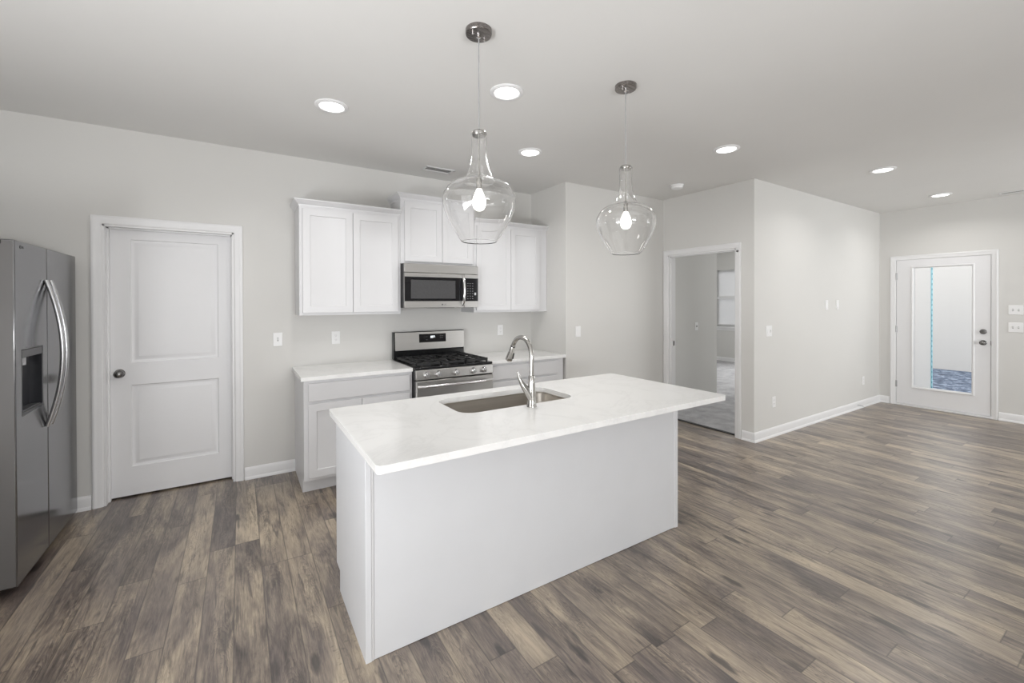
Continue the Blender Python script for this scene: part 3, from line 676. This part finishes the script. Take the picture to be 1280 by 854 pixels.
# ------------------------------------------------------------------ pendants
pd = thing('pendant_light', 'clear glass bell pendant over the left end of the island, nearer the pantry', 'pendant light', (.961, 1.803, H), 0, 'glass pendants over the island')
cn = obj('canopy', B().lathe([(.062, 0), (.062, -.020), (.059, -.024), (.012, -.025)], n=40), 'canopy', pd)
for sx in (-1, 1): obj('canopy_screw', B().lathe([(.0055, -.0245), (.0055, -.033), (.003, -.036)], (sx*.036, .010*sx, 0), 12), 'handle', cn)
obj('cord_grip', B().lathe([(.011, -.0245), (.011, -.034), (.005, -.040)], n=16), 'handle', cn)
obj('cord', B().cyl((0, 0, -.486), .0032, .448, 'z', 10), 'cord', pd)
ZT = -.488
obj('glass_cap', B().lathe([(.006, ZT+.012), (.030, ZT+.010), (.0345, ZT+.004), (.0345, ZT-.006), (.031, ZT-.012), (.012, ZT-.013)], n=32), 'nickel', pd)
outer = [(.0395, -.490), (.0385, -.500), (.0370, -.530), (.0365, -.565), (.0385, -.600), (.045, -.640), (.054, -.670), (.065, -.693), (.078, -.706), (.092, -.711), (.122, -.722), (.147, -.741), (.163, -.765), (.1720, -.785), (.1735, -.803), (.1715, -.828), (.164, -.855), (.151, -.888), (.134, -.922), (.114, -.954), (.097, -.980), (.0865, -.995), (.081, -.999)]
def catmull(P, n=3):
    out = []
    for i in range(len(P)-1):
        p0, p1, p2, p3 = P[max(i-1, 0)], P[i], P[i+1], P[min(i+2, len(P)-1)]
        for k in range(n):
            t = k/n; out.append(tuple(.5*((2*p1[j])+(-p0[j]+p2[j])*t+(2*p0[j]-5*p1[j]+4*p2[j]-p3[j])*t*t+(-p0[j]+3*p1[j]-3*p2[j]+p3[j])*t**3) for j in (0, 1)))
    return out+[P[-1]]
op = catmull(outer); th = .0032; ip = []
for i, (r_, z_) in enumerate(op):
    a = op[max(i-1, 0)]; b = op[min(i+1, len(op)-1)]; dx, dz = b[0]-a[0], b[1]-a[1]; L_ = math.hypot(dx, dz)
    ip.append((r_+dz/L_*th, z_-dx/L_*th))
n = 72; prof = op + ip[::-1]
ring = [[(r_*math.cos(2*PI*i/n), r_*math.sin(2*PI*i/n), z_) for i in range(n)] for r_, z_ in prof+[prof[0]]]
obj('glass_shade', B().rings(ring, False, False), 'glass', pd, 0, True, 80)
obj('socket', B().lathe([(.004, -.500), (.004, -.690), (.012, -.694), (.0135, -.698), (.0135, -.745), (.011, -.748)], n=20), 'nickel', pd)
obj('bulb', B().lathe([(.0125, -.749), (.0150, -.757), (.0215, -.772), (.0280, -.788), (.0315, -.805), (.0318, -.815), (.0300, -.828), (.0245, -.841), (.0150, -.849), (.006, -.8518), (.0005, -.852)], n=28), 'bulb', pd, label='glowing white bulb')
dup(pd, (1.945, 1.800, H), 'clear glass bell pendant over the right end of the island, nearer the doorway')

# ------------------------------------------------------------------ recessed lights
rl = thing('recessed_light', 'round recessed ceiling light nearest the pantry door, leftmost of the lit discs', 'ceiling light', (.515, 3.005, H), 0, 'recessed ceiling lights')
obj('trim_ring', B().lathe([(.102, .0), (.102, -.006), (.095, -.011), (.080, -.012), (.074, -.008), (.074, .0)], n=48), 'trim', rl)
obj('lens', B().lathe([(.0735, -.001), (.0735, -.0075), (.050, -.010), (.0005, -.011)], n=40), 'lens', rl, label='glowing white lens')
area('downlight', (0, 0, -.016), (0, 0, 0), .13, .13, DOWNLIGHT_W, (1, .98, .955), 'DISK', rl, math.radians(150))
for loc, lb in (((1.386, 2.240, H), 'round recessed ceiling light between the two pendants, nearest the island'),
                ((2.110, 3.031, H), 'round recessed ceiling light in front of the alcove, right of the left pendant'),
                ((3.471, 2.095, H), 'round recessed ceiling light in front of the open doorway'),
                ((5.318, 1.612, H), 'round recessed ceiling light over the living room, in front of the bright wall'),
                ((7.179, 1.623, H), 'round recessed ceiling light nearest the patio door')):
    dup(rl, loc, lb)
sd = thing('smoke_detector', 'white round smoke detector on the ceiling near the doorway corner', 'smoke detector', (4.09, 3.04, H))
obj('base', B().lathe([(.070, 0), (.070, -.012), (.066, -.014)], n=36), 'plate', sd)
obj('cover', B().lathe([(.063, -.0135), (.063, -.022), (.058, -.036), (.045, -.042), (.0005, -.043)], n=36), 'plate', sd)
def vent(label, x, y, w_, d_):
    t = thing('ceiling_vent', label, 'vent', (x, y, H))
    f = B(); a, b = w_/2, d_/2
    f.box(-a, a, -b, -b+.018, -.008, 0).box(-a, a, b-.018, b, -.008, 0).box(-a, -a+.018, -b, b, -.008, 0).box(a-.018, a, -b, b, -.008, 0)
    obj('frame', f, 'trim', t, .002); obj('duct_shade', B().box(-a+.017, a-.017, -b+.017, b-.017, -.0015, 0), 'slot', t)  # dark sheet in the frame stands in for shade inside the vent
    n_ = int((d_-.04)/.016)
    lm = B()
    for k in range(n_):
        y0 = -b+.024+k*.016; lm.add([(-a+.018, y0, -.0065), (a-.018, y0, -.0065), (a-.018, y0+.011, -.002), (-a+.018, y0+.011, -.002), (-a+.018, y0+.001, -.0075), (a-.018, y0+.001, -.0075), (a-.018, y0+.012, -.003), (-a+.018, y0+.012, -.003)],
                 [(0, 1, 2, 3), (7, 6, 5, 4), (0, 4, 5, 1), (3, 2, 6, 7), (0, 3, 7, 4), (1, 5, 6, 2)])
    obj('louver', lm, 'ceil', t, 0, False)
vent('slotted ceiling vent above the kitchen wall cabinets', 1.635, 3.905, .29, .13)
vent('ceiling vent at the right edge near the patio door wall', 7.72, 1.08, .12, .30)

# ------------------------------------------------------------------ plates (built facing -y)
def plate(t, w_, h_, th_=.0055): return obj('plate', B().box(-w_/2, w_/2, -th_, 0, -h_/2, h_/2), 'plate', t, .0025)
def outlet(label, loc, rz=0.0):
    t = thing('wall_outlet', label, 'outlet', loc, rz, 'duplex wall outlets'); plate(t, .072, .117)
    for s_ in (-1, 1):
        r_ = obj('receptacle', B().extrude(rrect(-.017, .017, s_*.0195-.0145, s_*.0195+.0145, .010, 4), -.0075, -.0050, 'y'), 'plate', t)
        obj('slots', B().box(-.0075, -.0052, -.0079, -.0074, s_*.0195-.001, s_*.0195+.008).box(.0052, .0075, -.0079, -.0074, s_*.0195-.001, s_*.0195+.008).cyl((0, -.0074, s_*.0195-.007), .0025, .0005, 'y', 10), 'plate_slot', r_)
    return t
def switch(label, loc, rz=0.0, gangs=1, kinds='t', toggle='plate'):
    t = thing('light_switch', label, 'light switch', loc, rz, 'wall switches'); plate(t, .072+.046*(gangs-1), .117)
    for k in range(gangs):
        x = (k-(gangs-1)/2)*.046
        if kinds[k % len(kinds)] == 't':
            a = obj('toggle', B().extrude([(-.005, -.010), (-.016, .002), (-.017, .008), (-.005, .010)], x-.005, x+.005, 'x'), toggle, t, .001)
            obj('toggle_slot', B().box(x-.0065, x+.0065, -.0062, -.0050, -.014, .014), 'plate_slot' if toggle == 'plate' else 'dark', a)
        else:
            obj('rocker', B().extrude([(-.005, -.033), (-.007, -.033), (-.0105, 0), (-.0065, .033), (-.005, .033)], x-.0165, x+.0165, 'x'), 'plate', t, .001)
    return t
switch('white single light switch between the pantry door and the wall cabinet', (.279, YB, 1.162))
outlet('white wall outlet above the left countertop', (.751, YB, 1.155))
outlet('white wall outlet right of the range, behind the faucet', (2.519, YB, 1.160))
switch('white rocker switch on the wall right of the kitchen alcove', (3.126, Y2, 1.155), 0, 1, 'r')
switch('white double switch on the bright wall near the doorway corner', (4.843, Y3, 1.158), 0, 2, 'rt')
outlet('white wall outlet low on the bright wall near the doorway corner', (4.945, Y3, .376))
outlet('white wall outlet low on the bright wall near the far corner', (7.354, Y3, .368))
for x_, lb in ((6.216, 'narrow blank white plate on the bright wall, left of its twin'), (6.524, 'narrow blank white plate on the bright wall, right of its twin, nearer the patio door')):
    t = thing('blank_plate', lb, 'wall plate', (x_, Y3, 1.433), 0, 'blank plates for a wall television'); plate(t, .072, .117, .009)
    for s_ in (-1, 1): obj('screw', B().cyl((0, -.0088, s_*.042), .0035, .0012, 'y', 10), 'plate_slot', t)
switch('upper white double switch right of the patio door', (XE, 1.130, 1.366), -PI/2, 2, 'tt')
switch('lower white double switch right of the patio door', (XE, 1.130, 1.155), -PI/2, 2, 'tt')
switch('switch with a black toggle on the gray wall through the doorway', (5.81, YG, 1.105), 0, 1, 't', 'dark')
ds = thing('door_stop', 'thin metal spring door stop on the living room baseboard', 'door stop', (7.13, Y3-.013, .058))
obj('spring', B().tube([(0, 0, 0), (0, -.03, -.002), (0, -.07, -.006)], .004, 8), 'hinge', ds); obj('tip', B().cyl((0, -.068, -.006), .006, .010, 'y', 10), 'plate', ds)
